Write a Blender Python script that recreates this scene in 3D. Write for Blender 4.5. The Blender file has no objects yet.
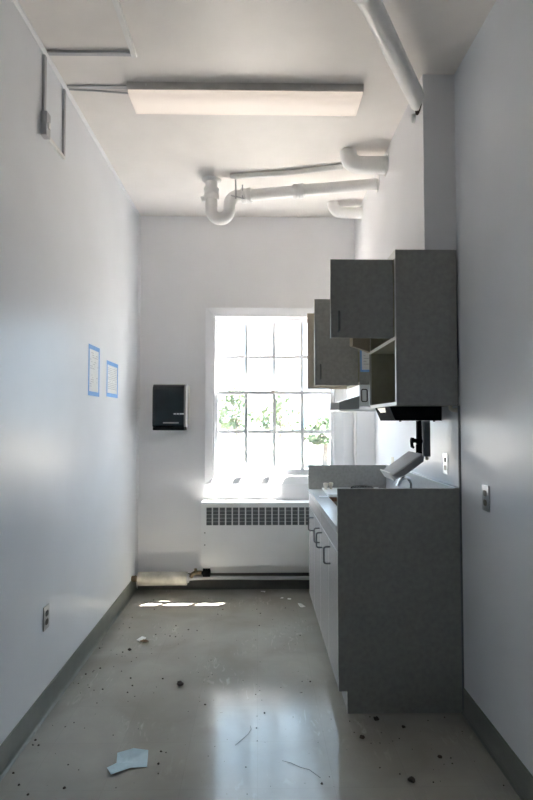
import bpy, bmesh, math, random
from mathutils import Vector, Matrix
random.seed(7)
S = bpy.context.scene
COL = S.collection
PI = math.pi

# ------------------------------------------------------------------ materials
def nt(name):
    m = bpy.data.materials.new(name); m.use_nodes = True
    t = m.node_tree; b = t.nodes['Principled BSDF']
    return m, t, b

def plain(name, col, rough=.5, metal=0., noise=0., nscale=30., bump=0., bscale=120., spec=.5, rvar=0.):
    m, t, b = nt(name)
    b.inputs['Base Color'].default_value = (*col, 1)
    b.inputs['Roughness'].default_value = rough
    b.inputs['Metallic'].default_value = metal
    b.inputs['Specular IOR Level'].default_value = spec
    tc = t.nodes.new('ShaderNodeTexCoord')
    if noise or rvar:
        n = t.nodes.new('ShaderNodeTexNoise'); n.inputs['Scale'].default_value = nscale; n.inputs['Detail'].default_value = 5
        t.links.new(tc.outputs['Object'], n.inputs['Vector'])
        if noise:
            r = t.nodes.new('ShaderNodeValToRGB')
            r.color_ramp.elements[0].position = .3; r.color_ramp.elements[1].position = .7
            r.color_ramp.elements[0].color = (*[c * (1 - noise) for c in col], 1)
            r.color_ramp.elements[1].color = (*[min(1, c * (1 + noise)) for c in col], 1)
            t.links.new(n.outputs['Fac'], r.inputs['Fac']); t.links.new(r.outputs['Color'], b.inputs['Base Color'])
        if rvar:
            mr = t.nodes.new('ShaderNodeMapRange')
            mr.inputs['To Min'].default_value = rough - rvar; mr.inputs['To Max'].default_value = rough + rvar
            t.links.new(n.outputs['Fac'], mr.inputs['Value']); t.links.new(mr.outputs['Result'], b.inputs['Roughness'])
    if bump:
        n2 = t.nodes.new('ShaderNodeTexNoise'); n2.inputs['Scale'].default_value = bscale; n2.inputs['Detail'].default_value = 4
        t.links.new(tc.outputs['Object'], n2.inputs['Vector'])
        bp = t.nodes.new('ShaderNodeBump'); bp.inputs['Strength'].default_value = bump; bp.inputs['Distance'].default_value = .004
        t.links.new(n2.outputs['Fac'], bp.inputs['Height']); t.links.new(bp.outputs['Normal'], b.inputs['Normal'])
    return m

M = {}
M['wall'] = plain('wall_paint', (.81, .84, .885), .30, noise=.02, nscale=3, bump=.06, bscale=45, spec=.16)
M['wall_back'] = plain('wall_paint_matte', (.85, .85, .87), .45, noise=.02, nscale=3, bump=.12, bscale=60)
M['wall_absorber'] = plain('light_absorbing_wall', (.06, .055, .05), .6, noise=.05, nscale=3)  # unseen wall behind the camera, darkened to soak up bounce light
M['ceiling'] = plain('ceiling_paint', (.85, .815, .785), .42, noise=.03, nscale=5, bump=.15, bscale=40)
M['trim'] = plain('trim_paint', (.82, .83, .86), .35, noise=.02, nscale=8)
M['white_metal'] = plain('white_enamel', (.88, .89, .91), .38, noise=.02, nscale=6)
M['laminate'] = plain('grey_laminate', (.32, .322, .31), .42, noise=.10, nscale=45, bump=.03, bscale=300)
M['door'] = plain('lit_grey_laminate', (.56, .56, .56), .2, noise=.05, nscale=60)  # paler copy of the grey laminate, window light put into its colour
M['tan'] = plain('tan_melamine', (.47, .41, .32), .5, noise=.06, nscale=20)
M['inside'] = plain('cabinet_inside_board', (.30, .29, .22), .5, noise=.08, nscale=14)
M['edge'] = plain('pale_edge_band', (.70, .70, .68), .45)
M['counter'] = plain('counter_laminate', (.62, .64, .66), .22, noise=.04, nscale=50)
M['steel'] = plain('dark_steel', (.16, .165, .17), .38, .7, noise=.05, nscale=40)
M['chrome'] = plain('chrome', (.75, .77, .8), .18, 1., noise=.03, nscale=20)
M['black'] = plain('black_plastic', (.010, .011, .013), .85, noise=.2, nscale=20, spec=.03)
M['smoke'] = plain('smoked_plastic', (.012, .02, .026), .16, noise=.2, nscale=8)
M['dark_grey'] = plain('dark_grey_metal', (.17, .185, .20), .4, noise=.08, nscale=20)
M['grey_plastic'] = plain('grey_plastic', (.34, .335, .35), .4, noise=.04, nscale=20)
M['hood_grey'] = plain('hood_grey_enamel', (.34, .36, .38), .4, noise=.05, nscale=20)
M['rubber_shaded'] = plain('shaded_cove_base', (.09, .09, .08), .55, noise=.15, nscale=9)  # darker copy of the cove base, shade at the back wall put into colour
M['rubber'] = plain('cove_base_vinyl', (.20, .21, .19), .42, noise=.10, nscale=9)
M['pvc'] = plain('painted_pipe', (.86, .85, .84), .33, noise=.04, nscale=12, bump=.08, bscale=50)
M['dirty_pipe'] = plain('worn_pipe_wrap', (.58, .55, .48), .6, noise=.3, nscale=9, bump=.3, bscale=30)
M['raceway'] = plain('raceway_grey', (.50, .50, .52), .4, .0, noise=.04, nscale=12)
M['frame'] = plain('fixture_metal', (.62, .60, .58), .4, .2, noise=.06, nscale=20)
M['tape'] = plain('blue_tape', (.18, .42, .80), .6, noise=.08, nscale=40)
M['paper'] = plain('paper', (.80, .83, .85), .7, noise=.03, nscale=30)
M['ink'] = plain('ink', (.50, .51, .55), .7, noise=.1, nscale=60)
M['bluepaper'] = plain('pale_blue_paper', (.60, .76, .82), .7, noise=.06, nscale=25)
M['plate'] = plain('steel_plate', (.55, .57, .60), .3, .8, noise=.05, nscale=40)
M['socket'] = plain('brown_socket', (.16, .14, .11), .45, noise=.1, nscale=40)
M['socket_black'] = plain('black_socket', (.02, .02, .022), .45, noise=.1, nscale=40)
M['coil'] = plain('burner_coil', (.03, .03, .03), .5, .3, noise=.2, nscale=40)
M['cream'] = plain('cream_plastic', (.72, .69, .60), .4, noise=.04, nscale=40)
M['wood'] = plain('raw_chipboard', (.20, .09, .05), .8, noise=.3, nscale=80)
M['brass'] = plain('old_brass', (.20, .15, .09), .45, .7, noise=.3, nscale=40)
M['dirt'] = plain('dirt', (.05, .035, .025), .9, noise=.3, nscale=60)
M['leaf'] = plain('dry_leaf', (.22, .14, .08), .8, noise=.3, nscale=60)
M['plaster'] = plain('plaster_chip', (.80, .80, .78), .8, noise=.06, nscale=60)
M['bark'] = plain('bark', (.22, .18, .15), .9, noise=.3, nscale=6)
M['foliage'] = plain('foliage', (.10, .14, .07), .7, noise=.4, nscale=2)
M['concrete'] = plain('asphalt_ground', (.085, .078, .07), .9, noise=.12, nscale=.6)
M['sun_blocker'] = plain('sun_blocker_render', (.55, .5, .45), .9, noise=.1, nscale=2)

def floor_mat():
    m, t, b = nt('worn_vinyl_floor')
    L = t.links.new; N = t.nodes.new
    tc = N('ShaderNodeTexCoord')
    def noise(scale, detail=6, stretch=None, dist=0.):
        n = N('ShaderNodeTexNoise'); n.inputs['Scale'].default_value = scale; n.inputs['Detail'].default_value = detail
        n.inputs['Distortion'].default_value = dist
        if stretch:
            mp = N('ShaderNodeMapping'); mp.inputs['Scale'].default_value = stretch[:3]
            mp.inputs['Rotation'].default_value = (0, 0, stretch[3]); L(tc.outputs['Object'], mp.inputs['Vector']); L(mp.outputs['Vector'], n.inputs['Vector'])
        else: L(tc.outputs['Object'], n.inputs['Vector'])
        return n
    base = N('ShaderNodeValToRGB'); base.color_ramp.elements[0].position = .32; base.color_ramp.elements[1].position = .68
    base.color_ramp.elements[0].color = (.33, .315, .275, 1); base.color_ramp.elements[1].color = (.43, .415, .37, 1)
    L(noise(2.6, 8, dist=.5).outputs['Fac'], base.inputs['Fac'])
    br = N('ShaderNodeTexBrick'); br.offset = 0; br.inputs['Scale'].default_value = 1
    br.inputs['Brick Width'].default_value = .305; br.inputs['Row Height'].default_value = .305; br.inputs['Mortar Size'].default_value = .0012
    br.inputs['Color1'].default_value = (1, 1, 1, 1); br.inputs['Color2'].default_value = (.965, .965, .965, 1); br.inputs['Mortar'].default_value = (.90, .90, .90, 1)
    L(tc.outputs['Object'], br.inputs['Vector'])
    mx = N('ShaderNodeMix'); mx.data_type = 'RGBA'; mx.blend_type = 'MULTIPLY'; mx.inputs['Factor'].default_value = 1
    L(base.outputs['Color'], mx.inputs['A']); L(br.outputs['Color'], mx.inputs['B'])
    # pale scuffs
    sc = N('ShaderNodeValToRGB'); sc.color_ramp.elements[0].position = .57; sc.color_ramp.elements[1].position = .70
    L(noise(22, 9, (1, .35, 1, .7), 1.5).outputs['Fac'], sc.inputs['Fac'])
    sf = N('ShaderNodeMath'); sf.operation = 'MULTIPLY'; pm = N('ShaderNodeMapRange'); pm.inputs['From Min'].default_value = .50; pm.inputs['From Max'].default_value = .64; pm.inputs['To Max'].default_value = .42
    L(noise(2.2, 3).outputs['Fac'], pm.inputs['Value']); L(sc.outputs['Color'], sf.inputs[0]); L(pm.outputs['Result'], sf.inputs[1])
    m2 = N('ShaderNodeMix'); m2.data_type = 'RGBA'; L(sf.outputs[0], m2.inputs['Factor']); L(mx.outputs['Result'], m2.inputs['A'])
    m2.inputs['B'].default_value = (.66, .63, .57, 1)
    # dark specks
    sp = N('ShaderNodeValToRGB'); sp.color_ramp.elements[0].position = .70; sp.color_ramp.elements[1].position = .76
    L(noise(70, 3).outputs['Fac'], sp.inputs['Fac'])
    s2 = N('ShaderNodeMath'); s2.operation = 'MULTIPLY'; s2.inputs[1].default_value = .55; L(sp.outputs['Color'], s2.inputs[0])
    m3 = N('ShaderNodeMix'); m3.data_type = 'RGBA'; L(s2.outputs[0], m3.inputs['Factor']); L(m2.outputs['Result'], m3.inputs['A'])
    m3.inputs['B'].default_value = (.10, .09, .075, 1)
    L(m3.outputs['Result'], b.inputs['Base Color'])
    mr = N('ShaderNodeMapRange'); mr.inputs['To Min'].default_value = .09; mr.inputs['To Max'].default_value = .21
    L(noise(3.5, 7, dist=.8).outputs['Fac'], mr.inputs['Value'])
    ad = N('ShaderNodeMath'); ad.operation = 'MULTIPLY_ADD'; ad.inputs[1].default_value = .04; L(sc.outputs['Color'], ad.inputs[0]); L(mr.outputs['Result'], ad.inputs[2])
    L(ad.outputs[0], b.inputs['Roughness'])
    bp = N('ShaderNodeBump'); bp.inputs['Strength'].default_value = .05; bp.inputs['Distance'].default_value = .004
    L(noise(14, 5).outputs['Fac'], bp.inputs['Height']); L(bp.outputs['Normal'], b.inputs['Normal'])
    return m
M['floor'] = floor_mat()

def glass_mat():
    m, t, b = nt('window_glass'); t.nodes.remove(b)
    out = t.nodes['Material Output']
    N = t.nodes.new; L = t.links.new
    tr = N('ShaderNodeBsdfTransparent'); tr.inputs['Color'].default_value = (.97, .98, .98, 1)
    gl = N('ShaderNodeBsdfGlossy'); gl.inputs['Roughness'].default_value = .03
    lw = N('ShaderNodeLayerWeight'); lw.inputs['Blend'].default_value = .5
    pw = N('ShaderNodeMath'); pw.operation = 'POWER'; pw.inputs[1].default_value = 5; L(lw.outputs['Facing'], pw.inputs[0])
    ma = N('ShaderNodeMath'); ma.operation = 'MULTIPLY_ADD'; ma.inputs[1].default_value = .35; ma.inputs[2].default_value = .02; L(pw.outputs[0], ma.inputs[0])
    mx = N('ShaderNodeMixShader'); L(ma.outputs[0], mx.inputs[0]); L(tr.outputs[0], mx.inputs[1]); L(gl.outputs[0], mx.inputs[2])
    # translucent film that paints a glare haze over the pane
    df = N('ShaderNodeBsdfTranslucent'); df.inputs['Color'].default_value = (.9, .9, .9, 1)
    tc = N('ShaderNodeTexCoord'); ns = N('ShaderNodeTexNoise'); ns.inputs['Scale'].default_value = 6; ns.inputs['Detail'].default_value = 6
    L(tc.outputs['Object'], ns.inputs['Vector'])
    mr = N('ShaderNodeMapRange'); mr.inputs['To Min'].default_value = .006; mr.inputs['To Max'].default_value = .022; L(ns.outputs['Fac'], mr.inputs['Value'])
    m2 = N('ShaderNodeMixShader'); L(mr.outputs['Result'], m2.inputs[0]); L(mx.outputs[0], m2.inputs[1]); L(df.outputs[0], m2.inputs[2])
    L(m2.outputs[0], out.inputs['Surface'])
    return m
M['glass'] = glass_mat()

def diffuser_mat():
    m, t, b = nt('prismatic_diffuser')
    out = t.nodes['Material Output']
    tc = t.nodes.new('ShaderNodeTexCoord')
    vo = t.nodes.new('ShaderNodeTexVoronoi'); vo.inputs['Scale'].default_value = 160
    t.links.new(tc.outputs['Object'], vo.inputs['Vector'])
    bp = t.nodes.new('ShaderNodeBump'); bp.inputs['Strength'].default_value = .25; bp.inputs['Distance'].default_value = .003
    t.links.new(vo.outputs['Distance'], bp.inputs['Height'])
    b.inputs['Base Color'].default_value = (.92, .88, .84, 1); b.inputs['Roughness'].default_value = .35
    t.links.new(bp.outputs['Normal'], b.inputs['Normal'])
    b.inputs['Emission Color'].default_value = (1, .89, .80, 1); b.inputs['Emission Strength'].default_value = .22  # faint glow added to lift the diffuser's brightness
    tl = t.nodes.new('ShaderNodeBsdfTranslucent'); tl.inputs['Color'].default_value = (.95, .88, .80, 1)
    mx = t.nodes.new('ShaderNodeMixShader'); mx.inputs[0].default_value = .6
    t.links.new(b.outputs[0], mx.inputs[1]); t.links.new(tl.outputs[0], mx.inputs[2])
    t.links.new(mx.outputs[0], out.inputs['Surface'])
    return m
M['diffuser'] = diffuser_mat()

# ------------------------------------------------------------------ mesh helpers
class MB:
    def __init__(s): s.v = []; s.f = []; s.sm = []
    def add(s, vs, fs, smooth=False):
        o = len(s.v); s.v += [tuple(p) for p in vs]
        for f in fs: s.f.append([i + o for i in f]); s.sm.append(smooth)
        return s
    def box(s, x0, x1, y0, y1, z0, z1):
        vs = [(x0, y0, z0), (x1, y0, z0), (x1, y1, z0), (x0, y1, z0), (x0, y0, z1), (x1, y0, z1), (x1, y1, z1), (x0, y1, z1)]
        return s.add(vs, [(3, 2, 1, 0), (4, 5, 6, 7), (0, 1, 5, 4), (1, 2, 6, 5), (2, 3, 7, 6), (3, 0, 4, 7)])
    def loft(s, rings, cap=True, smooth=False, closed=False):
        n = len(rings[0]); vs = [p for r in rings for p in r]; fs = []
        R = len(rings)
        for i in range(R if closed else R - 1):
            a = i * n; b = ((i + 1) % R) * n
            for k in range(n):
                j = (k + 1) % n; fs.append((a + k, a + j, b + j, b + k))
        s.add(vs, fs, smooth)
        if cap and not closed:
            s.add(rings[0], [tuple(range(n - 1, -1, -1))]); s.add(rings[-1], [tuple(range(n))])
        return s
    def prism(s, poly, axis, a, b):
        """poly: 2-D outline, extruded from a to b along the axis"""
        def p(u, v, w): return {'x': (w, u, v), 'y': (u, w, v), 'z': (u, v, w)}[axis]
        return s.loft([[p(u, v, a) for u, v in poly], [p(u, v, b) for u, v in poly]])
    def tube(s, pts, r, n=12, cap=True):
        pts = [Vector(p) for p in pts]; rs = r if isinstance(r, (list, tuple)) else [r] * len(pts)
        rings = []; nrm = None
        for i, p in enumerate(pts):
            if i == 0: t = pts[1] - pts[0]
            elif i == len(pts) - 1: t = pts[-1] - pts[-2]
            else: t = (pts[i + 1] - p).normalized() + (p - pts[i - 1]).normalized()
            t.normalize()
            if nrm is None:
                nrm = t.cross(Vector((0, 0, 1)) if abs(t.z) < .9 else Vector((1, 0, 0))).normalized()
            nrm = (nrm - t * nrm.dot(t)).normalized(); bn = t.cross(nrm)
            rings.append([p + (nrm * math.cos(2 * PI * k / n) + bn * math.sin(2 * PI * k / n)) * rs[i] for k in range(n)])
        return s.loft(rings, cap, True)
    def disc(s, c, axis, r, h, n=20):
        c = Vector(c); return s.tube([c, c + Vector(axis) * h], r, n)
    def build(s, name, mat, parent=None, bevel=0., loc=None):
        me = bpy.data.meshes.new(name); me.from_pydata(s.v, [], s.f); me.update()
        for p, q in zip(me.polygons, s.sm): p.use_smooth = q
        bm = bmesh.new(); bm.from_mesh(me); bmesh.ops.recalc_face_normals(bm, faces=bm.faces[:]); bm.to_mesh(me); bm.free()
        me.materials.append(mat)
        o = bpy.data.objects.new(name, me); COL.objects.link(o)
        if parent is not None:
            o.parent = parent; o.matrix_parent_inverse = Matrix.Translation(parent.location).inverted()
        if bevel:
            md = o.modifiers.new('bevel', 'BEVEL'); md.width = bevel; md.segments = 2; md.limit_method = 'ANGLE'; md.angle_limit = .7
        return o

def tag(o, label, cat, group=None):
    o['label'] = label; o['category'] = cat
    if group: o['group'] = group
    return o
def thing(name, label, cat, loc=(0, 0, 0), group=None):
    o = bpy.data.objects.new(name, None); COL.objects.link(o); o.location = loc; o.empty_display_size = .1
    return tag(o, label, cat, group)
def struct(o): o['kind'] = 'structure'; return o
def label(o, text): o['label'] = text; return o
def arc(c, a0, a1, r, u, v, n=10):
    c = Vector(c); u = Vector(u); v = Vector(v)
    return [c + (u * math.cos(a0 + (a1 - a0) * i / n) + v * math.sin(a0 + (a1 - a0) * i / n)) * r for i in range(n + 1)]

# ------------------------------------------------------------------ room
XL, XR, YB, ZC = -1.054, 1.03, 4.615, 3.267
YF = -.7
XS, YS, ZS = .863, 2.673, 2.336          # soffit face, near end, underside
struct(MB().box(XL - .15, XR + .15, YF - .15, YB + .10, -.12, 0).build('floor', M['floor']))
struct(MB().box(XL - .15, XR + .15, YF - .15, YB + .10, ZC, ZC + .12).build('ceiling', M['ceiling']))
struct(MB().box(XL - .12, XL, YF, YB + .10, 0, ZC).build('wall_left', M['wall']))
struct(MB().box(XR, XR + .12, YF, YB + .10, 0, ZC).build('wall_right', M['wall']))
struct(MB().box(XL, XR, YF - .12, YF, 0, ZC).build('wall_front', M['wall_absorber']))
struct(MB().box(XS, XR, YS, YB, ZS, ZC).build('wall_soffit', M['wall_back']))
# back wall with its window opening
wx0, wx1, wz0, wz1 = -.392, .682, .955, 2.385
YO = YB + .10
b = MB()
for x0, x1, z0, z1 in ((XL, wx0, 0, ZC), (wx1, XR, 0, ZC), (wx0, wx1, 0, wz0), (wx0, wx1, wz1, ZC)): b.box(x0, x1, YB, YO, z0, z1)
struct(b.build('wall_back', M['wall_back']))

# cove base
def cove(h=.122, t=.006, toe=.020):
    return [(0, 0), (toe, 0), (toe, .004), (.012, .009), (t + .001, .020), (t, .035), (t, h - .004), (t - .003, h), (0, h)]
struct(MB().prism([(XL + u, v) for u, v in cove()], 'y', YF, YB - .001).build('baseboard_left', M['rubber']))
struct(MB().prism([(XR - u, v) for u, v in cove()], 'y', YF, 2.655).build('baseboard_right', M['rubber']))
struct(MB().prism([(YB - u, v) for u, v in cove(.135)], 'x', XL + .021, XR).build('baseboard_back', M['rubber_shaded']))
# narrow cove trim along the left wall: under the ceiling and down the back corner
struct(MB().prism([(XL, ZC), (XL + .016, ZC), (XL + .012, ZC - .007), (XL + .007, ZC - .011), (XL, ZC - .014)], 'y', YF, YB).build('trim_1', M['trim']))
struct(MB().prism([(XL, YB), (XL + .018, YB), (XL + .014, YB - .009), (XL + .008, YB - .015), (XL, YB - .020)], 'z', .14, ZC - .026).build('trim_2', M['trim']))

# ------------------------------------------------------------------ window
win = bpy.data.objects.new('window_1', None); COL.objects.link(win); win.location = ((wx0 + wx1) / 2, YB, wz0)
win['kind'] = 'structure'
cs = MB(); c0, c1, d0, d1 = -.458, .748, .905, 2.443
def mitred(mb, o, i, y0, y1, yi):
    ox0, ox1, oz0, oz1 = o; ix0, ix1, iz0, iz1 = i
    O = [(ox0, oz0), (ox1, oz0), (ox1, oz1), (ox0, oz1)]; I = [(ix0, iz0), (ix1, iz0), (ix1, iz1), (ix0, iz1)]
    rings = []
    for k in range(4):
        rings.append([(O[k][0], y0, O[k][1]), (O[k][0], y1, O[k][1]), (I[k][0], yi, I[k][1]), (I[k][0], y0, I[k][1])])
    mb.loft(rings, False, False, True)
mitred(cs, (c0, c1, d0, d1), (wx0, wx1, wz0, wz1), YB - .0005, YB - .034, YB - .018)
cs.build('casing', M['trim'], win)
jb = MB()
jb.box(wx0 + .0005, wx0 + .016, YB - .012, YO, wz0, wz1).box(wx1 - .016, wx1 - .0005, YB - .012, YO, wz0, wz1)
jb.box(wx0 + .016, wx1 - .016, YB - .012, YO, wz1 - .016, wz1 - .0005)
jb.build('jamb', M['trim'], win)
MB().prism([(YB + .012, wz0 + .001), (YO + .02, wz0 + .0005), (YO + .02, wz0 + .004), (YB + .012, wz0 + .014)], 'x', wx0 + .016, wx1 - .016).build('stool', M['trim'], win, .003)
gx0, gx1 = -.350, .640
def sash(name, y0, y1, z0, z1, gz0, gz1):
    m = MB(); X0, X1 = wx0 + .017, wx1 - .017
    m.box(X0, gx0, y0, y1, z0, z1).box(gx1, X1, y0, y1, z0, z1)
    m.box(gx0, gx1, y0, y1, z0, gz0).box(gx0, gx1, y0, y1, gz1, z1)
    ym = (y0 + y1) / 2; w = .0150
    def bar(poly, axis, a, b_): m.prism(poly, axis, a, b_)
    for k in (1, 2, 3):
        xc = gx0 + (gx1 - gx0) * k / 4
        bar([(xc - w, y1 - .004), (xc - w, y0 + .004), (xc - w * .8, y0 + .002), (xc + w * .8, y0 + .002), (xc + w, y0 + .004), (xc + w, y1 - .004), (xc + w * .7, y1 - .001), (xc - w * .7, y1 - .001)], 'z', gz0, gz1)
    zc = (gz0 + gz1) / 2
    bar([(ym + .006, zc - w), (ym - .007, zc - w), (ym - .009, zc - w * .8), (ym - .009, zc + w * .8), (ym - .007, zc + w), (ym + .006, zc + w), (ym + .009, zc + w * .7), (ym + .009, zc - w * .7)], 'x', gx0, gx1)
    s_ = m.build(name, M['trim'], win)
    g = MB().box(gx0 - .004, gx1 + .004, ym - .0015, ym + .0015, gz0 - .004, gz1 + .004).build('glass', M['glass'], s_)
    return s_
sash('upper_sash', YB + .060, YB + .094, 1.688, 2.367, 1.714, 2.332)
ls = sash('lower_sash', YB + .014, YB + .048, .972, 1.714, 1.026, 1.686)
MB().box(.118, .178, YB + .000, YB + .013, 1.700, 1.716).tube([(.125, YB + .004, 1.716), (.150, YB + .002, 1.730), (.172, YB + .004, 1.726)], .006, 8).build('sash_lock', M['cream'], win)

# ------------------------------------------------------------------ convector radiator
rad = thing('radiator', 'white convector radiator cabinet with a slotted grille under the window', 'radiator', (.14, 4.5, .24))
rx0, rx1, ry, rz0, rz1 = -.470, .76, 4.425, .240, .768
b = MB()
b.box(rx0, rx1, ry, ry + .012, rz0, .580).box(rx0, rx1, ry, ry + .012, .728, rz1 - .012)
b.box(rx0, -.434, ry, ry + .012, .580, .728).box(.728, rx1, ry, ry + .012, .580, .728)
b.box(rx0, rx0 + .012, ry + .012, YB - .002, rz0, rz1 - .012).box(rx1 - .012, rx1, ry + .012, YB - .002, rz0, rz1 - .012)
b.build('cabinet_shell', M['white_metal'], rad)
MB().box(rx0 - .004, rx1 + .004, ry - .004, YB - .024, rz1 - .012, rz1).build('top_panel', M['white_metal'], rad, .004)
b = MB(); x = -.434; n = 21; pit = (.728 + .434) / n
for k in range(n + 1):
    b.box(-.434 + k * pit - .0055, -.434 + k * pit + .0055, ry + .001, ry + .010, .580, .728)
for k in range(6):
    z = .580 + .148 * k / 5; b.box(-.434, .728, ry + .007, ry + .010, z - .0009, z + .0009)
b.build('grille', M['white_metal'], rad)
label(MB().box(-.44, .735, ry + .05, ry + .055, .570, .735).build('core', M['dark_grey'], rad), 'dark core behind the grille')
for z in (.420, .520): MB().disc((-.440, ry - .003, z), (0, 1, 0), .005, .0032, 10).build('screw', M['steel'], rad)

# heating pipe along the skirting
hp = thing('heating_pipe', 'stained white lagged heating pipe low on the back wall ending in a valve', 'pipe', (-.8, 4.47, .13))
py, pz = 4.475, .130
MB().tube([(-1.000, py, pz), (-.98, py, pz), (-.80, py, pz + .002), (-.592, py, pz)], [.055, .056, .056, .054], 20).build('lagging', M['dirty_pipe'], hp)
b = MB().tube([(-.592, py, pz), (-.575, py, pz)], [.040, .032], 16).tube([(-.575, py, pz), (-.50, py, pz + .004), (-.42, py, pz + .006), (.95, py, pz - .004)], .0165, 12)
b.build('pipe', M['raceway'], hp)
b = MB().tube([(-.56, py - .01, pz + .015), (-.545, py - .012, pz + .04), (-.52, py - .012, pz + .055), (-.47, py - .012, pz + .052)], .017, 12)
b.tube([(-.52, py - .012, pz + .05), (-.52, py - .012, pz + .085)], .012, 10)
label(b.build('union', M['brass'], hp), 'rusty brown pipe union')
b = MB().tube([(-.475, py - .012, pz + .052), (-.462, py - .012, pz + .052), (-.458, py - .012, pz + .052), (-.40, py - .012, pz + .052), (-.395, py - .012, pz + .052)], [.014, .014, .034, .034, .022], 16)
_v = b; label(MB().tube([(XL - .0003, py, pz), (-1.001, py, pz)], .024, 14).build('pipe_end', M['brass'], hp), 'dark pipe end entering the wall')
label(_v.build('valve', M['black'], hp), 'black round valve handle')
tag(MB().tube([(.852, YB - .017, .14), (.852, YB - .017, ZS - .003)], .0155, 14).build('riser_pipe', M['pvc']), 'slim white vertical pipe on the back wall beside the window', 'pipe')

# ------------------------------------------------------------------ paper towel dispenser
pd = thing('paper_towel_dispenser', 'black smoked plastic paper towel dispenser on the back wall', 'paper towel dispenser', (-.745, YB, 1.56))
x0, x1, y0, y1, z0, z1 = -.880, -.605, 4.405, YB - .002, 1.400, 1.760
prof = [(y1 - .03, z0), (y0 + .012, z0), (y0, z0 + .02), (y0, z1 - .075)] + [(y0 + .06 - .06 * math.cos(a), z1 - .06 + .06 * math.sin(a)) for a in [PI / 2 * k / 6 for k in range(1, 7)]] + [(y1 - .03, z1)]
MB().prism(prof, 'x', x0, x1 - .014).build('cover', M['smoke'], pd, .008)
label(MB().prism([(u + (.012 if u < y1 - .04 else 0), v) for u, v in prof], 'x', x1 - .0135, x1 + .002).build('side_panel', M['grey_plastic'], pd), 'grey side panel')
MB().box(x0 + .02, x1 + .006, y1 - .029, YB + .0003, z0 + .02, z1 - .006).build('back_plate', M['cream'], pd)
MB().prism([(y0 - .003, 1.378), (y0 + .03, 1.372), (y1 - .03, 1.372), (y1 - .03, 1.399), (y0 - .003, 1.399)], 'x', x0 + .004, x1 - .012).build('base_tray', M['black'], pd)
label(MB().box(-.790, -.660, y0 - .0035, y0 - .0005, 1.430, 1.441).build('paper_slot', M['grey_plastic'], pd), 'pale grey strip over the paper slot')
b = MB()
for i, w in enumerate((.008, .006, .009, .007, .010, .012, .010)): b.box(-.702 + i * .0125, -.702 + i * .0125 + w, y0 - .002, y0 - .0003, 1.504, 1.516)
b.build('maker_mark', M['paper'], pd)

# ------------------------------------------------------------------ notices
def notice(name, lab, axis, p, u0, u1, z0, z1, lines, grp=None, dens=1.0, tw=.022):
    """paper sheet with four strips of tape. axis 'x': on a wall of constant x facing +x; 'y': constant y facing -y"""
    d = .0008
    def bx(mb, a0, a1, b0, b1, e0, e1):
        return mb.box(p + e0, p + e1, a0, a1, b0, b1) if axis == 'x' else mb.box(a0, a1, p - e1, p - e0, b0, b1)
    t = thing(name, lab, 'notice', (p, (u0 + u1) / 2, (z0 + z1) / 2) if axis == 'x' else ((u0 + u1) / 2, p, (z0 + z1) / 2), grp)
    bx(MB(), u0 + .006, u1 - .006, z0 + .006, z1 - .006, -.0003, .0012).build('sheet', M['paper'], t)
    for a0, a1, b0, b1, e in ((u0, u1, z1 - tw * 1.25, z1, .0022), (u0, u1, z0, z0 + tw * 1.25, .0022), (u0, u0 + tw, z0 + .004, z1 - .004, .0018), (u1 - tw, u1, z0 + .004, z1 - .004, .0018)):
        bx(MB(), a0, a1, b0, b1, .0013, e).build('tape_strip', M['tape'], t)
    m = MB(); rnd = random.Random(len(lab))
    top = z1 - tw * 1.25 - .02; bot = z0 + tw * 1.25 + .02
    for k in range(lines):
        z = top - (top - bot) * k / lines
        a = u0 + tw + .012; e = u1 - tw - .012
        while a < e - .01:
            w = min(rnd.uniform(.012, .05), e - a)
            if rnd.random() < dens: bx(m, a, a + w, z - .003, z + .001, .0013, .0016)
            a += w + .006
    m.build('printed_text', M['ink'], t)
    return t
notice('notice', 'tall white notice edged in blue tape, higher of the two on the left wall', 'x', XL, 3.272, 3.503, 1.610, 1.932, 16, dens=.35)
notice('notice', 'wide notice with rows of print in blue tape, lower and nearer the dispenser', 'x', XL, 3.668, 3.963, 1.621, 1.874, 12, dens=.9)

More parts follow.
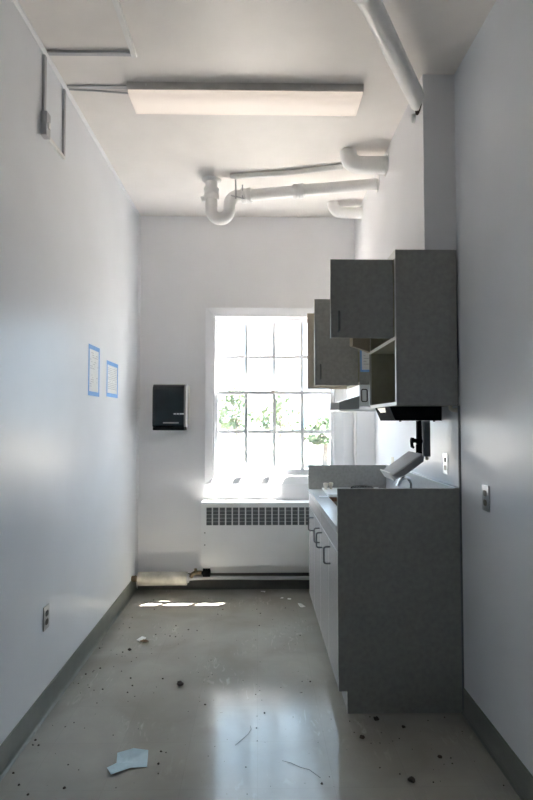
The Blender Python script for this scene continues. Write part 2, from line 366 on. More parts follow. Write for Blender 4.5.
# ------------------------------------------------------------------ base cabinets
CX, CY0, CYM, CY1 = .402, 2.660, 3.405, 4.150
def pull(parent, x, y, z0, z1, axis='z', out=(-1, 0, 0), r=.0045, h=.036):
    o = Vector(out); a = Vector((x, y, z0)); c = Vector((x, y, z1)); k = .012
    up = (c - a).normalized()
    pts = [a, a + o * (h - k)] + [a + o * (h - k) + o * k * math.sin(q) + up * k * (1 - math.cos(q)) for q in (.5, 1.05, PI / 2)]
    pts += [c + o * (h - k) + o * k * math.sin(q) - up * k * (1 - math.cos(q)) for q in (PI / 2, 1.05, .5)] + [c + o * (h - k), c]
    return MB().tube(pts, r, 10).build('handle', M['steel'], parent)
def base_cabinet(lab, y0, y1, doors, hy, near):
    t = thing('base_cabinet', lab, 'cabinet', (.72, (y0 + y1) / 2, 0), 'grey base cabinets')
    b = MB(); t_ = .016; ya = y0 + (.0195 if near else .001)
    b.box(CX + .021, XR - .004, ya, ya + t_, .105, .884).box(CX + .021, XR - .004, y1 - t_, y1, .105, .884)
    b.box(CX + .021, XR - .004, ya + t_, y1 - t_, .105, .121).box(XR - .012, XR - .004, ya + t_, y1 - t_, .121, .884)
    b.box(CX + .021, CX + .037, ya + t_, y1 - t_, .77, .884)
    b.build('carcass', M['inside'], t)
    MB().box(CX + .046, CX + .060, ya, y1, .0, .104).build('toe_kick', M['door'], t)
    if near:
        MB().prism([(CX, .108), (CX, 1.109), (XR - .011, 1.109), (XR - .011, 0), (CX + .044, 0), (CX + .044, .108)], 'y', y0, y0 + .018).build('end_panel', M['laminate'], t, .0012)
    for i, (a, c) in enumerate(doors):
        d = MB().box(CX + .001, CX + .019, a + .0026, c - .0026, .112, .783).build('door', M['door'], t, .0015)
        pull(d, CX + .001, hy[i], .660, .752)
    MB().box(CX + .001, CX + .019, doors[0][0] + .0018, doors[-1][1] - .0018, .789, .876).build('false_front', M['door'], t, .0015)
    return t
base_cabinet('grey base cabinet with a tall side panel, nearer half of the kitchenette', CY0, CYM, [(CY0 + .02, 3.02), (3.02, CYM)], [2.945, 3.315], True)
base_cabinet('grey base cabinet under the burners, farther half of the kitchenette by the radiator', CYM, CY1, [(CYM, 3.78), (3.78, CY1)], [3.452, 3.825], False)

# worktop with an empty sink opening
ct = thing('countertop', 'pale grey laminate countertop with raised splash edges and an empty sink opening', 'countertop', (.72, 3.4, .885))
ty0, ty1, tz0, tz1 = CY0 + .0195, CY1 + .002, .886, .918
hx0, hx1, hy0, hy1 = .495, .930, 3.02, 3.70
b = MB()
b.box(CX - .006, hx0, ty0, ty1, tz0, tz1).box(hx1, XR - .003, ty0, ty1, tz0, tz1)
b.box(hx0, hx1, ty0, hy0, tz0, tz1).box(hx0, hx1, hy1, ty1, tz0, tz1)
b.build('worktop', M['counter'], ct)
b = MB(); e = .004
b.box(hx0, hx0 + e, hy0, hy1, tz0 + .001, tz1 - .001).box(hx1 - e, hx1, hy0, hy1, tz0 + .001, tz1 - .001)
b.box(hx0 + e, hx1 - e, hy0, hy0 + e, tz0 + .001, tz1 - .001).box(hx0 + e, hx1 - e, hy1 - e, hy1, tz0 + .001, tz1 - .001)
label(b.build('opening_edge', M['wood'], ct), 'raw reddish brown cut edge')
MB().box(XR - .024, XR - .003, ty0, ty1 - .0195, tz1 + .0003, 1.109).build('back_splash', M['counter'], ct, .002)
label(MB().box(XR - .028, XR - .003, ty0, ty1 - .0195, 1.1092, 1.1125).build('lit_ledge', M['trim'], ct), 'pale strip painting the lit splash top')  # light falling on the splash top, painted as a pale strip
MB().box(CX - .004, XR - .003, ty1 - .019, ty1, tz1 + .0003, 1.104).build('end_splash', M['laminate'], ct, .0015)

sb_ = thing('splash_board', 'pale board lining the right wall between countertop and wall cabinets', 'wall panel', (XR, 3.4, 1.11))
MB().box(XR - .0025, XR - .0003, CY0 + .008, CY1, 1.1130, 1.529).build('board', M['wall'], sb_)
label(MB().box(XR - .010, XR - .0003, CY0 - .002, CY0 + .0075, .0003, 1.529).build('edge_strip', M['dark_grey'], sb_), 'dark vertical edge strip')

# cooktop
ck = thing('cooktop', 'two burner electric cooktop let into the far end of the countertop', 'cooktop', (.75, 3.88, .918))
MB().prism([(.50, 3.745), (.94, 3.745), (.94, 4.12), (.50, 4.12)], 'z', tz1 + .0005, tz1 + .012).build('hob_plate', M['white_metal'], ck, .004)
for cx_, cy_, r in ((.80, 4.015, .085), (.75, 3.835, .070)):
    d = MB().disc((cx_, cy_, tz1 + .0125), (0, 0, 1), r + .012, .005, 28).build('drip_pan', M['chrome'], ck)
    pts = []
    for k in range(97):
        a = k / 96 * 2 * PI * 3.5; rr = .018 + (r - .018) * k / 96
        pts.append((cx_ + rr * math.cos(a), cy_ + rr * math.sin(a), tz1 + .026))
    label(MB().tube(pts, .0065, 8).build('burner_coil', M['coil'], d), 'black spiral heating coil')
for kx, ky in ((.518, 4.02), (.560, 4.04)):
    MB().tube([(kx, ky, tz1 + .0125), (kx, ky, tz1 + .030), (kx, ky, tz1 + .034), (kx, ky, tz1 + .058), (kx, ky, tz1 + .061)], [.010, .010, .016, .019, .015], 18).build('knob', M['cream'], ck)
# loose metal trim lying over the opening's corner
tag(MB().prism([(.425, 3.66), (.485, 3.64), (.490, 3.71), (.432, 3.725)], 'z', tz1 + .001, tz1 + .006).build('metal_plate', M['plate']), 'small loose metal plate lying on the countertop beside the opening', 'metal plate')

fa = thing('faucet', 'chrome faucet at the back of the countertop under the tilted grey panel', 'faucet', (.965, 3.30, tz1))
MB().tube([(.965, 3.30, tz1 + .0005), (.965, 3.30, tz1 + .02), (.965, 3.30, tz1 + .03)], [.026, .024, .014], 18).build('base', M['chrome'], fa)
MB().tube([(.965, 3.30, tz1 + .03), (.965, 3.30, 1.055)] + arc((.925, 3.30, 1.055), 0, PI * .8, .040, (1, 0, 0), (0, 0, 1), 10) + [(.875, 3.295, 1.04)], .0125, 14).build('spout', M['chrome'], fa)
MB().tube([(.965, 3.36, tz1 + .0005), (.965, 3.36, tz1 + .045), (.93, 3.365, tz1 + .06)], [.015, .012, .007], 12).build('lever', M['chrome'], fa)

# ------------------------------------------------------------------ upper cabinets
UX, UZ0, UZ1 = .707, 1.530, 2.332
def carcass(y0, y1, z0, z1, shelves, lam_near=True):
    t_ = .018; b = MB()
    b.box(UX, XR - .003, y1 - t_, y1, z0, z1)
    b.box(UX, XR - .003, y0 + t_, y1 - t_, z1 - t_, z1).box(UX, XR - .003, y0 + t_, y1 - t_, z0, z0 + t_)
    b.box(XR - .010, XR - .003, y0 + t_, y1 - t_, z0 + t_, z1 - t_)
    for z in shelves: b.box(UX + .001, XR - .0105, y0 + t_, y1 - t_, z - t_, z)
    return b
uy0, uy1 = 2.660, 3.275
uc = thing('wall_cabinet', 'grey wall cabinet with an open niche under its doors, nearer the camera', 'cabinet', (.87, 3.01, UZ0), 'grey wall cabinets')
carcass(uy0, uy1, UZ0, UZ1, [1.886]).build('carcass', M['inside'], uc)
MB().box(UX, XR - .009, uy0, uy0 + .0178, UZ0, UZ1).build('side_panel', M['laminate'], uc, .001)
b = MB().box(UX - .0022, UX - .0002, uy0, uy0 + .020, UZ0, UZ1).box(UX - .0022, UX - .0002, uy0 + .020, uy1, UZ0, UZ0 + .018).box(UX - .0022, UX - .0002, uy0 + .020, uy1, 1.868, 1.886)
b.box(UX - .0022, UX - .0002, uy0 + .020, uy1, UZ1 - .040, UZ1).box(UX - .0022, UX - .0002, uy1 - .018, uy1, UZ0 + .018, 1.868)
b.build('edge_band', M['edge'], uc)
MB().box(UX - .008, UX - .0025, uy1 - .017, uy1 - .001, UZ0 + .02, 1.866).build('divider_edge', M['laminate'], uc)
# near door swung fully open towards the room, outer face to the camera
d = MB().box(.375, .698, 2.681, 2.699, 1.878, 2.286).build('door', M['laminate'], uc, .0012)
pull(d, .414, 2.681, 1.912, 2.010, out=(0, -1, 0), h=.03, r=.006)
for z in (1.94, 2.22): MB().box(.6985, .7045, 2.700, 2.735, z, z + .045).build('hinge', M['brass'], uc)
# second door of the pair, ajar; its tan inner face turned to the camera
dir_ = Vector((-.49, -.87, 0)).normalized(); nr = Vector((dir_.y, -dir_.x, 0)); hn = Vector((.7025, 3.265, 0))
b = MB(); q = [hn, hn + dir_ * .327, hn + dir_ * .327 + nr * .018, hn + nr * .018]
b.prism([(v.x, v.y) for v in q], 'z', 1.878, 2.286)
label(b.build('door', M['tan'], uc), 'ajar door with tan inner face')
vy0, vy1, VZ0 = 3.620, 4.165, 1.704
vc = thing('wall_cabinet', 'grey wall cabinet with both doors swung open, above the range hood', 'cabinet', (.87, 3.82, VZ0), 'grey wall cabinets')
carcass(vy0, vy1, VZ0, UZ1, [2.02]).build('carcass', M['inside'], vc)
MB().box(UX, XR - .003, vy0, vy0 + .0178, VZ0, UZ1).build('side_panel', M['laminate'], vc, .001)
MB().box(UX - .002, UX - .0002, vy0, vy1, UZ1 - .040, UZ1).build('edge_band', M['edge'], vc)
d = MB().box(.397, .700, 3.650, 3.668, 1.699, 2.305).build('door', M['laminate'], vc, .0012)
pull(d, .435, 3.650, 1.742, 1.842, out=(0, -1, 0), h=.03, r=.006)
d = label(MB().box(.388, .700, 4.098, 4.116, 1.700, 2.296).build('door', M['tan'], vc, .0012), 'far door with tan inner face')
pull(d, .424, 4.116, 1.735, 1.832, out=(0, 1, 0), h=.03)
notice('notice', 'sheet in blue tape stuck on the side of the far wall cabinet', 'y', vy0, .709, .939, 1.790, 2.10, 12, dens=.5, tw=.012)

# range hood
rh = thing('range_hood', 'white range hood with a dark sloping cheek under the far wall cabinet', 'range hood', (.78, 3.8, 1.52))
HY0, HY1 = 3.622, 4.14
MB().box(.705, XR - .004, HY0 + .004, HY1, 1.560, VZ0 - .002).build('fan_box', M['white_metal'], rh, .003)
MB().prism([(.562, 1.533), (.704, 1.533), (.704, 1.624), (.562, 1.580)], 'y', HY0 + .002, HY1).build('canopy', M['white_metal'], rh)
label(MB().prism([(.562, 1.532), (.700, 1.532), (.700, 1.624), (.562, 1.582)], 'y', HY0 - .004, HY0 + .0015).build('cheek', M['hood_grey'], rh), 'dark grey sloping side cheek')
MB().box(.500, .5615, HY0, HY1, 1.527, 1.577).build('front_lip', M['white_metal'], rh, .003)
MB().box(.5618, XR - .004, HY0, HY1, 1.519, 1.5315).build('base_plate', M['white_metal'], rh)
b = MB(); x0, x1, z0, z1, r = .716, .760, 1.582, 1.672, .012
def rrect(x0, x1, z0, z1, r, n=4):
    out = []
    for cx_, cz_, a0 in ((x1 - r, z1 - r, 0), (x0 + r, z1 - r, PI / 2), (x0 + r, z0 + r, PI), (x1 - r, z0 + r, PI * 1.5)):
        out += [(cx_ + r * math.cos(a0 + PI / 2 * k / n), cz_ + r * math.sin(a0 + PI / 2 * k / n)) for k in range(n + 1)]
    return out
A_ = rrect(x0, x1, z0, z1, r); B_ = rrect(x0 + .006, x1 - .006, z0 + .006, z1 - .006, r - .005)
yy = HY0 + .0035
b.loft([[(A_[k][0], yy, A_[k][1]), (A_[k][0], yy - .003, A_[k][1]), (B_[k][0], yy - .003, B_[k][1]), (B_[k][0], yy, B_[k][1])] for k in range(len(A_))], False, False, True)
label(b.build('grommet', M['black'], rh), 'black rounded rectangular rim')

# black housing under the nearer cabinet
uh = thing('under_cabinet_housing', 'black tapered housing screwed under the near grey wall cabinet', 'appliance', (.85, 2.95, 1.45))
yA, yB_ = 2.800, 3.150
b = MB()
b.loft([[(.705, yA, 1.528), (.985, yA, 1.528), (.985, yA, 1.452), (.737, yA, 1.452)], [(.705, yB_, 1.528), (.985, yB_, 1.528), (.985, yB_, 1.452), (.737, yB_, 1.452)]])
b.build('shell', M['black'], uh, .003)
b = MB().loft([[(.7028, 2.90, 1.524), (.7048, 2.90, 1.524), (.7168, 2.93, 1.498), (.7148, 2.93, 1.498)], [(.7028, 3.08, 1.524), (.7048, 3.08, 1.524), (.7168, 3.05, 1.498), (.7148, 3.05, 1.498)]])
label(b.build('lens', M['cream'], uh), 'pale translucent lens')
for x in (.775, .885, .96): MB().disc((x, yA + .05, 1.4515), (0, 0, -1), .006, .005, 10).build('foot_stud', M['black'], uh)
# bracket and flip-down panel hanging from it
br = thing('hanging_bracket', 'black post and dark plate hanging below the housing, carrying a tilted grey panel', 'bracket', (.91, 2.95, 1.25))
MB().box(.895, .921, 2.935, 2.965, 1.262, 1.4512).build('post', M['black'], br, .002)
label(MB().box(.924, .964, 2.925, 2.945, 1.252, 1.4512).build('plate', M['dark_grey'], br, .002), 'dark grey flat plate')
b = MB().disc((.899, 2.934, 1.338), (0, -1, 0), .019, .02, 14).tube([(.884, 2.94, 1.340), (.868, 2.935, 1.342)], .012, 10).tube([(.868, 2.92, 1.342), (.852, 2.92, 1.344)], .016, 10)
b.tube([(.856, 2.92, 1.335), (.858, 2.918, 1.31), (.868, 2.918, 1.300)], [.009, .010, .006], 8).box(.884, .914, 2.930, 2.934, 1.270, 1.318)
b.build('clamp_knob', M['black'], br)
# tilted slab: local u runs from its lower left edge to its upper right edge
pu = Vector((.163, 0, .117)).normalized(); pn = Vector((-pu.z, 0, pu.x))
o = Vector((.742, 2.83, 1.134)); Lp = .200; Hp = .030; Wp = .26
def P(u, w, n): return o + pu * u + Vector((0, w, 0)) + pn * n
secs = []
for w, ins in ((0, .010), (.008, 0), (Wp - .008, 0), (Wp, .010)):
    secs.append([P(.006 + ins, w, 0 + ins * .5), P(.050, w, -.012 + ins * .5), P(Lp - .020, w, -.012 + ins * .5), P(Lp - ins, w, .008), P(Lp - ins, w, Hp - ins * .5), P(0 + ins, w, Hp - ins * .5)])
label(MB().loft(secs).build('tilted_panel', M['grey_plastic'], br, .003), 'grey flip-down panel hanging at a slant')
b = MB().loft([[P(-.006, .02, -.006), P(.002, .02, -.006), P(.002, .02, Hp + .014), P(-.006, .02, Hp + .014)], [P(-.006, Wp - .02, -.006), P(.002, Wp - .02, -.006), P(.002, Wp - .02, Hp + .014), P(-.006, Wp - .02, Hp + .014)]])
label(b.build('panel_lip', M['edge'], br), 'pale lip on the low edge')
label(MB().tube([(.945, 2.935, 1.2515), (.945, 2.935, 1.240), (.945, 2.935, 1.232)], [.008, .012, .008], 10).build('end_cap', M['cream'], br), 'small pale cap under the plate')
tag(MB().tube([(.990, 2.685, 1.5285), (.990, 2.685, 1.515), (.998, 2.685, 1.506), (XR - .001, 2.685, 1.506)], [.010, .010, .009, .013], 10).build('pipe_stub', M['cream']), 'tiny pale pipe stub under the bottom corner of the near wall cabinet', 'pipe')

# ------------------------------------------------------------------ outlets
def outlet(lab, p, yc, zc, face, sock, grp=None):
    """p: wall x, face: +1 looks towards +x, -1 towards -x"""
    t = thing('electrical_outlet', lab, 'outlet', (p, yc, zc), grp)
    def bx(mb, a0, a1, b0, b1, e0, e1): return mb.box(min(p + face * e0, p + face * e1), max(p + face * e0, p + face * e1), yc + a0, yc + a1, zc + b0, zc + b1)
    bx(MB(), -.035, .035, -.0585, .0585, .0004, .006).build('cover_plate', M['plate'], t, .003)
    for dz in (-.021, .021):
        pts = [(yc + .017 * math.cos(a) * (1 if abs(math.cos(a)) < .9 else .95), zc + dz + max(-.0135, min(.0135, .0175 * math.sin(a)))) for a in [2 * PI * k / 20 for k in range(20)]]
        s_ = MB().prism(pts, 'x', *sorted((p + face * .0062, p + face * .0085))).build('socket', sock, t)
    MB().disc((p + face * .0062, yc, zc), (face, 0, 0), .003, .001, 8).build('screw', M['chrome'], t)
    return t
outlet('steel plated outlet with black sockets low on the left wall', XL, 2.672, .475, 1, M['socket_black'])
outlet('steel plated outlet on the bare right wall beside the kitchenette', XR, 2.366, 1.104, -1, M['socket'])
outlet('steel plated outlet above the countertop splash behind the bracket', XR, 2.868, 1.217, -1, M['socket'])
t = thing('light_switch', 'narrow white switch plate on the right wall past the range hood', 'switch', (XR, 4.0, 1.12))
MB().box(XR - .006, XR - .0004, 3.965, 4.035, 1.060, 1.178).build('cover_plate', M['cream'], t, .003)
MB().prism([(XR - .0062, 1.108), (XR - .016, 1.130), (XR - .014, 1.136), (XR - .0062, 1.132)], 'y', 3.995, 4.005).build('toggle', M['cream'], t)

# ------------------------------------------------------------------ ceiling light
lf = thing('ceiling_light', 'long fluorescent ceiling fixture with a prismatic diffuser', 'ceiling light', (-.07, 2.85, ZC))
lx0, lx1, ly0, ly1 = -.703, .570, 2.757, 2.950
b = MB().box(lx0, lx1, ly0, ly0 + .006, 3.226, ZC - .0005).box(lx0, lx1, ly1 - .006, ly1, 3.226, ZC - .0005)
b.box(lx0, lx0 + .006, ly0 + .006, ly1 - .006, 3.226, ZC - .0005).box(lx1 - .006, lx1, ly0 + .006, ly1 - .006, 3.226, ZC - .0005)
b.build('housing', M['frame'], lf)
def ring(i, z, yi): return [(lx0 + .004 + i, ly0 + .003 + yi, z), (lx1 - .004 - i, ly0 + .003 + yi, z), (lx1 - .004 - i, ly1 - .003 - yi, z), (lx0 + .004 + i, ly1 - .003 - yi, z)]
label(MB().box(lx0 + .0065, lx1 - .0065, ly0 + .0065, ly1 - .0065, ZC - .008, ZC - .0006).build('reflector', M['trim'], lf), 'white reflector pan above the diffuser')
rg = [ring(.034 * q ** 2.2, 3.2255 - .042 * math.sin(PI / 2 * q), .060 * q ** 2.2) for q in [k / 8 for k in range(9)]]
b = MB().loft(rg, False, True); b.add(rg[-1], [(0, 1, 2, 3)])
b.build('diffuser', M['diffuser'], lf)
for x in (-.60, .29): MB().disc((x, ly0 - .003, 3.250), (0, 1, 0), .006, .003, 10).build('latch', M['edge'], lf)

# surface wiring raceways
rw = thing('surface_raceway', 'grey surface wiring raceway running from the ceiling down the left wall', 'raceway', (XL, 2.6, 3.0))
g = .020; yR, yQ = 2.530, 2.795
MB().box(-.625, -.599, 1.40, yR + .014, ZC - .022, ZC - .0004).build('ceiling_run', M['pvc'], rw, .002)
MB().box(XL + .021, -.626, yR - .010, yR + .014, ZC - .014, ZC - .0004).build('cross_run', M['raceway'], rw, .002)
MB().box(XL + .0004, XL + .014, yR - .012, yR + .012, 2.955, ZC - .025).build('wall_drop', M['raceway'], rw, .002)
MB().box(XL + .0004, XL + .032, yR - .024, yR + .024, 2.835, 2.954).build('switch_box', M['raceway'], rw, .003)
MB().box(XL + .0325, XL + .038, yR - .008, yR + .008, 2.875, 2.905).build('toggle', M['pvc'], rw)
MB().box(XL + .0004, XL + .013, yR + .025, yQ + .010, 2.862, 2.878).build('wall_run', M['pvc'], rw, .002)
MB().box(XL + .0004, XL + .013, yQ - .010, yQ + .010, 2.879, ZC - .025).build('fixture_drop', M['raceway'], rw, .002)
MB().box(XL + .021, lx0 - .001, yQ - .009, yQ + .009, ZC - .012, ZC - .0004).build('fixture_feed', M['raceway'], rw, .002)
MB().tube([(XL + .022, yQ + .022, ZC - .008), (-.90, yQ + .030, ZC - .008), (lx0 - .001, yQ + .050, ZC - .010)], .005, 8).build('cable', M['raceway'], rw)
tag(MB().box(-.628, -.596, 2.10, 2.135, ZC - .032, ZC - .0222).build('raceway_clip', M['pvc'], None, .002), 'small white clip bridging the ceiling wiring run near the picture top', 'clip')

# ------------------------------------------------------------------ ceiling pipes
bp_ = thing('ceiling_pipe', 'thick white pipe slanting across the ceiling into the right soffit', 'pipe', (.6, 2.3, 3.15))
p1 = Vector((XS - .004, 2.735, 3.155)); dv = Vector((-.435, -.72, -.004)).normalized()
MB().tube([p1, p1 + dv * .8, p1 + dv * 1.9], .044, 24).build('pipe', M['pvc'], bp_)
MB().tube([p1 + dv * .845, p1 + dv * .855, p1 + dv * .96, p1 + dv * .97], [.045, .053, .053, .045], 24).build('coupling', M['pvc'], bp_)
label(MB().disc((XS - .0005, 2.738, 3.158), (-1, 0, 0), .062, .003, 20).build('gap_shade', M['dirt'], bp_), 'dark disc painting the shaded gap round the pipe end')  # flat dark disc gives the gap its shade
MB().tube([(XS - .012, 2.800, 3.130), (XS - .004, 2.815, 3.110), (XS - .010, 2.825, 3.095)], [.012, .018, .008], 7).build('plaster_lump', M['plaster'], bp_)

dp = thing('drain_pipe', 'white drain with a deep trap hanging from the ceiling before the window', 'pipe', (.2, 3.85, 3.1))
ty = 3.90; r0 = .045
zt = 3.03                                                         # centre height of the U
U = [(-.350, ty, ZC - .002), (-.350, ty, 3.06)] + arc((-.283, ty, 3.035), PI, 2 * PI, .067, (1, 0, 0), (0, 0, 1), 14)
E_ = [(-.216, ty, 3.06)] + [Vector((-.216 + .075 * (1 - math.cos(a)), ty, 3.070 + .075 * math.sin(a))) for a in [PI / 2 * k / 8 for k in range(1, 9)]]
MB().tube(U + E_ + [(-.10, ty - .004, 3.145)], r0, 20).build('trap', M['pvc'], dp)
MB().tube([(-.10, ty - .004, 3.145), (XS - .004, 3.715, 3.160)], [.043, .040], 20).build('pipe', M['pvc'], dp)
def band(c, ax, r, w, name='coupling'):
    c = Vector(c); ax = Vector(ax).normalized(); h = w / 2
    MB().tube([c - ax * h, c - ax * (h - .003), c - ax * .008, c - ax * .005, c + ax * .005, c + ax * .008, c + ax * (h - .003), c + ax * h], [r * .93, r, r, r * .92, r * .92, r, r, r * .93], 20).build(name, M['pvc'], dp)
axp = Vector((.963, -.181, .015))
band((-.085, ty - .006, 3.145), axp, .056, .075); band((.30, 3.825, 3.151), axp, .054, .080)
band((-.350, ty, 3.155), (0, 0, 1), .058, .09, 'hub')
MB().tube([(-.350, ty, ZC - .003), (-.350, ty, ZC - .012), (-.350, ty, ZC - .02)], [.075, .07, .05], 20).build('ceiling_collar', M['pvc'], dp)
MB().tube([(-.395, ty - .02, 3.115), (-.425, ty - .025, 3.105)], [.024, .020], 12).build('cleanout_plug', M['pvc'], dp)
MB().disc((XS - .004, 3.715, 3.160), (1, 0, 0), .060, .0035, 20).build('wall_collar', M['pvc'], dp)
b = MB().tube([(-.165, ty - .06, ZC - .001), (-.165, ty - .055, 3.10)], .006, 8).tube([(-.115, ty - .05, ZC - .06), (-.115, ty - .05, 3.10)], .005, 8).tube([(-.20, ty - .055, 3.125), (-.10, ty - .055, 3.10)], .005, 8)
b.build('hanger', M['raceway'], dp)
def elbow(lab, y, zc, x_left, r):
    k = .075
    t = thing('pipe_elbow', lab, 'pipe', (.72, y, zc), None)
    pts = [(XS - .003, y, zc), (x_left + k, y, zc)] + [Vector((x_left + k - k * math.sin(a), y, zc + k * (1 - math.cos(a)))) for a in [PI / 2 * i / 8 for i in range(1, 9)]] + [(x_left, y, ZC - .001)]
    MB().tube(pts, r, 22).build('pipe', M['pvc'], t)
    MB().disc((XS - .0045, y, zc), (1, 0, 0), r + .016, .004, 22).build('wall_collar', M['pvc'], t)
elbow('stubby white pipe bend between soffit and ceiling, nearer the light fixture', 3.47, 3.176, .610, .057)
elbow('stubby white pipe bend between soffit and ceiling, close to the window wall', 4.30, 3.184, .625, .046)
tag(MB().tube([(-.20, 3.80, ZC - .021), (.20, 3.745, ZC - .021), (.598, 3.64, ZC - .021)], .020, 12).build('ceiling_conduit', M['pvc']), 'thin painted conduit flat on the ceiling behind the drain pipe', 'conduit')

# ------------------------------------------------------------------ things on the floor
def scrap(name, lab, cat, pts, h, mat, grp=None, curl=.0):
    n = len(pts); cx_ = sum(p[0] for p in pts) / n; cy_ = sum(p[1] for p in pts) / n
    rnd = random.Random(int(cx_ * 991 + cy_ * 77))
    top = [(x, y, .0016 + h + rnd.random() * curl) for x, y in pts]; bot = [(x, y, z - h) for x, y, z in top]
    m = MB(); vs = top + bot + [(cx_, cy_, .0014 + h), (cx_, cy_, .0012)]
    fs = [(k, (k + 1) % n, 2 * n) for k in range(n)] + [((k + 1) % n + n, k + n, 2 * n + 1) for k in range(n)] + [(k, k + n, (k + 1) % n + n, (k + 1) % n) for k in range(n)]
    m.add(vs, fs); return tag(m.build(name, mat), lab, cat, grp)
scrap('paper_sheet', 'pale blue folded paper lying on the floor at the front', 'paper', [(-.612, 2.365), (-.545, 2.380), (-.478, 2.368), (-.462, 2.268), (-.53, 2.262), (-.598, 2.214), (-.628, 2.262), (-.596, 2.290)], .0012, M['bluepaper'], None, .012)
scrap('plaster_chip', 'largest white chip on the floor by the corner of the base cabinet', 'chip', [(.318, 4.21), (.345, 4.20), (.372, 4.15), (.360, 4.13), (.335, 4.14), (.322, 4.17)], .004, M['plaster'], None, .01)
for (x, y, r, lab) in ((.255, 4.33, .022, 'white chip on the floor between the base cabinet corner and the radiator pipe'), (.05, 4.52, .022, 'white chip in the shade right below the radiator'), (.20, 4.36, .015, 'tiny white chip on the floor in front of the radiator')):
    scrap('plaster_chip', lab, 'chip', [(x + r * math.cos(a) * random.uniform(.6, 1.2), y + r * math.sin(a) * random.uniform(.5, 1)) for a in [2 * PI * k / 7 for k in range(7)]], .003, M['plaster'], 'white chips on the floor', .005)
scrap('plaster_chip', 'ragged pale chip on the floor near the left skirting', 'chip', [(-.80, 3.55), (-.775, 3.60), (-.745, 3.585), (-.748, 3.545), (-.772, 3.525)], .004, M['plaster'], None, .005)
scrap('dry_leaf', 'curled brown leaf beside the pale chip near the left skirting', 'leaf', [(-.775, 3.525), (-.750, 3.540), (-.715, 3.530), (-.725, 3.505), (-.76, 3.50)], .003, M['leaf'], None, .02)
def clod(name, lab, x, y, r, mat, grp=None):
    bm = bmesh.new(); bmesh.ops.create_icosphere(bm, subdivisions=2, radius=r)
    rnd = random.Random(int(x * 1000 + y * 313))
    for v in bm.verts:
        v.co *= rnd.uniform(.65, 1.25); v.co.z *= .55
    zmin = min(v.co.z for v in bm.verts)
    for v in bm.verts: v.co += Vector((x, y, -zmin + .0004))
    me = bpy.data.meshes.new(name); bm.to_mesh(me); bm.free(); me.materials.append(mat)
    o = bpy.data.objects.new(name, me); COL.objects.link(o); return tag(o, lab, 'dirt clod', grp)
clod('dirt_clod', 'biggest dark clod on the open floor behind the blue paper', -.425, 2.95, .020, M['dirt'], 'dirt clods on the floor')
clod('dirt_clod', 'dark clod right below the tall side panel of the base cabinet', .575, 2.60, .014, M['dirt'], 'dirt clods on the floor')
clod('dirt_clod', 'dark clod a step out from the corner of the side panel', .478, 2.455, .012, M['dirt'], 'dirt clods on the floor')
clod('dirt_clod', 'flattened dark clod at the bottom edge of the picture before the side panel', .62, 2.165, .014, M['dirt'], 'dirt clods on the floor')
clod('dirt_clod', 'dark clod midway between side panel and right skirting', .785, 2.31, .010, M['dirt'], 'dirt clods on the floor')
clod('dirt_clod', 'dark clod at the right end of the floor under the side panel', .69, 2.535, .009, M['dirt'], 'dirt clods on the floor')
clod('dirt_clod', 'dark clod just in front of the ragged chip by the left skirting', -.81, 3.40, .012, M['dirt'], 'dirt clods on the floor')
m = MB(); rnd = random.Random(3)
def crumb(x, y, r):
    pts = [(x + r * math.cos(a) * rnd.uniform(.6, 1.2), y + r * math.sin(a) * rnd.uniform(.6, 1.2)) for a in [2 * PI * k / 6 for k in range(6)]]
    m.loft([[(px, py_, .0003) for px, py_ in pts], [(x + (px - x) * .5, y + (py_ - y) * .5, .0003 + r * .7) for px, py_ in pts]])
for k in range(150): crumb(rnd.uniform(-.98, .36), rnd.uniform(2.1, 4.4), rnd.choice((.002, .003, .003, .004, .0065)))
for k in range(26): crumb(rnd.uniform(.40, .98), rnd.uniform(2.1, 2.63), rnd.choice((.002, .003, .004)))
for k in range(24): crumb(rnd.uniform(-1.02, -.86), rnd.uniform(2.1, 4.3), rnd.choice((.003, .004, .006)))
o = m.build('floor_debris', M['dirt']); o['kind'] = 'stuff'; tag(o, 'scattered dark crumbs of dirt over the whole vinyl floor', 'debris')
tag(MB().tube([(-.035, 2.56, .003), (-.030, 2.53, .003), (-.045, 2.49, .003), (-.085, 2.43, .003), (-.10, 2.41, .003)], .0009, 6).build('thread', M['dirt']), 'curved dark thread in the middle of the shiny floor', 'thread')
tag(MB().tube([(.105, 2.30, .003), (.14, 2.285, .003), (.18, 2.255, .003), (.215, 2.24, .003), (.255, 2.19, .003)], .0009, 6).build('thread', M['dirt']), 'long dark thread on the floor in front of the side panel', 'thread')

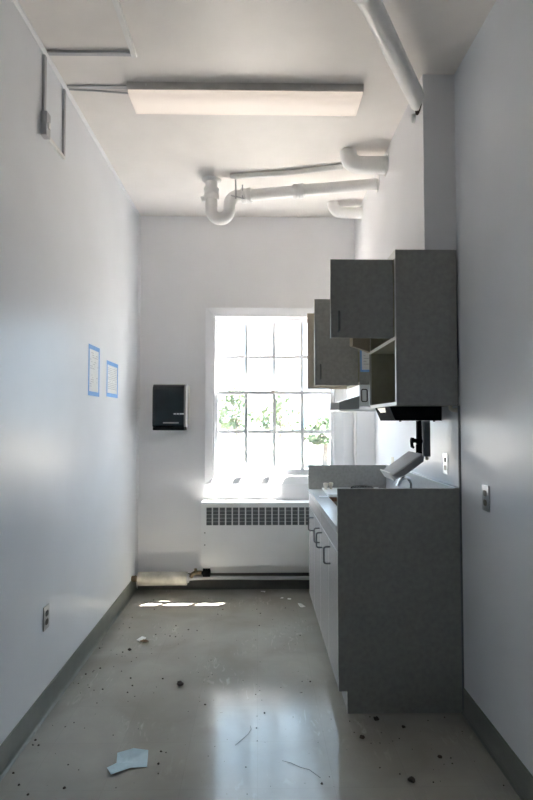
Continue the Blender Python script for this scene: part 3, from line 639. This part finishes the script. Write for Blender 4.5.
# ------------------------------------------------------------------ outside the window
struct(MB().box(-60, 60, YO + .001, 120, -1.0, -.75).build('ground_outside', M['concrete']))
def tree(lab, x, y, h, w, seed):
    t = thing('tree', lab, 'tree', (x, y, -.75), 'trees outside the window')
    rnd = random.Random(seed)
    b = MB().tube([(x, y, -.75), (x + .1, y, h * .35), (x, y, h * .6)], [.16, .12, .06], 8)
    for k in range(5):
        a = rnd.uniform(0, 6.28); b.tube([(x + .05, y, h * (.3 + .05 * k)), (x + math.cos(a) * w * .5, y + math.sin(a) * w * .5, h * (.5 + .07 * k))], [.06, .02], 6)
    b.build('trunk', M['bark'], t)
    m = MB()
    for k in range(420):
        u = rnd.random(); a = rnd.uniform(0, 6.28); rr = w * (1 - abs(u - .4) * 1.3) * math.sqrt(rnd.random()); c = Vector((x + rr * math.cos(a), y + rr * math.sin(a), h * .25 + u * h * .75))
        s_ = rnd.uniform(.12, .28); e1 = Vector((rnd.uniform(-1, 1), rnd.uniform(-1, 1), rnd.uniform(-1, 1))).normalized(); e2 = e1.orthogonal().normalized(); e3 = e1.cross(e2)
        m.add([c + e1 * s_, c + e2 * s_ * .6, c - e1 * s_, c - e2 * s_ * .6, c + e3 * .03], [(0, 1, 4), (1, 2, 4), (2, 3, 4), (3, 0, 4)])
    m.build('crown', M['foliage'], t)
tree('loose pale tree outside, seen through the lower left panes', -1.3, 31, 3.4, 1.7, 1)
tree('pale tree outside, seen through the middle of the lower sash', 1.4, 34, 3.0, 1.9, 2)
tree('greenest tree outside, low in the right panes of the lower sash', 3.3, 26, 1.5, 1.5, 4)

struct(MB().box(.70, 1.3, YO + .001, YO + .215, -.75, 3.3).build('wall_sun_blocker', M['sun_blocker']))  # pier added out of view to block sun from the right-hand panes

# ------------------------------------------------------------------ light
w = bpy.data.worlds.new('sky'); S.world = w; w.use_nodes = True
bg = w.node_tree.nodes['Background']
SKY, SUN = 1.85, 84.0
bg.inputs['Color'].default_value = (.55, .78, 1.0, 1); bg.inputs['Strength'].default_value = SKY
sd = bpy.data.lights.new('sun', 'SUN'); sd.energy = SUN; sd.angle = .009; sd.color = (1, .93, .84)
so = bpy.data.objects.new('sun', sd); COL.objects.link(so); so.location = (2, 8, 9)
so.rotation_euler = Vector((-.30, -.212, -1)).to_track_quat('-Z', 'Y').to_euler()
pl = bpy.data.lights.new('window_portal', 'AREA'); pl.shape = 'RECTANGLE'; pl.size = wx1 - wx0; pl.size_y = wz1 - wz0; pl.cycles.is_portal = True
po = bpy.data.objects.new('window_portal', pl); COL.objects.link(po); po.location = ((wx0 + wx1) / 2, YO + .004, (wz0 + wz1) / 2); po.rotation_euler = (-PI / 2, 0, 0)

# ------------------------------------------------------------------ camera and view
cd = bpy.data.cameras.new('camera'); cd.sensor_fit = 'HORIZONTAL'; cd.sensor_width = 36; cd.lens = 525.67 / 533 * 36; cd.clip_start = .02
co = bpy.data.objects.new('camera', cd); COL.objects.link(co); co.location = (0, 0, 1.45); co.rotation_euler = (PI / 2 + .04, 0, -.01655)
S.camera = co
v = S.view_settings; v.view_transform = 'Standard'; v.look = 'None'; v.gamma = 1; v.exposure = 1.95; v.use_curve_mapping = False
c = S.cycles; c.max_bounces = 16; c.diffuse_bounces = 10; c.glossy_bounces = 6; c.transparent_max_bounces = 12; c.caustics_reflective = False; c.caustics_refractive = False
c.use_denoising = True; c.sample_clamp_indirect = 12
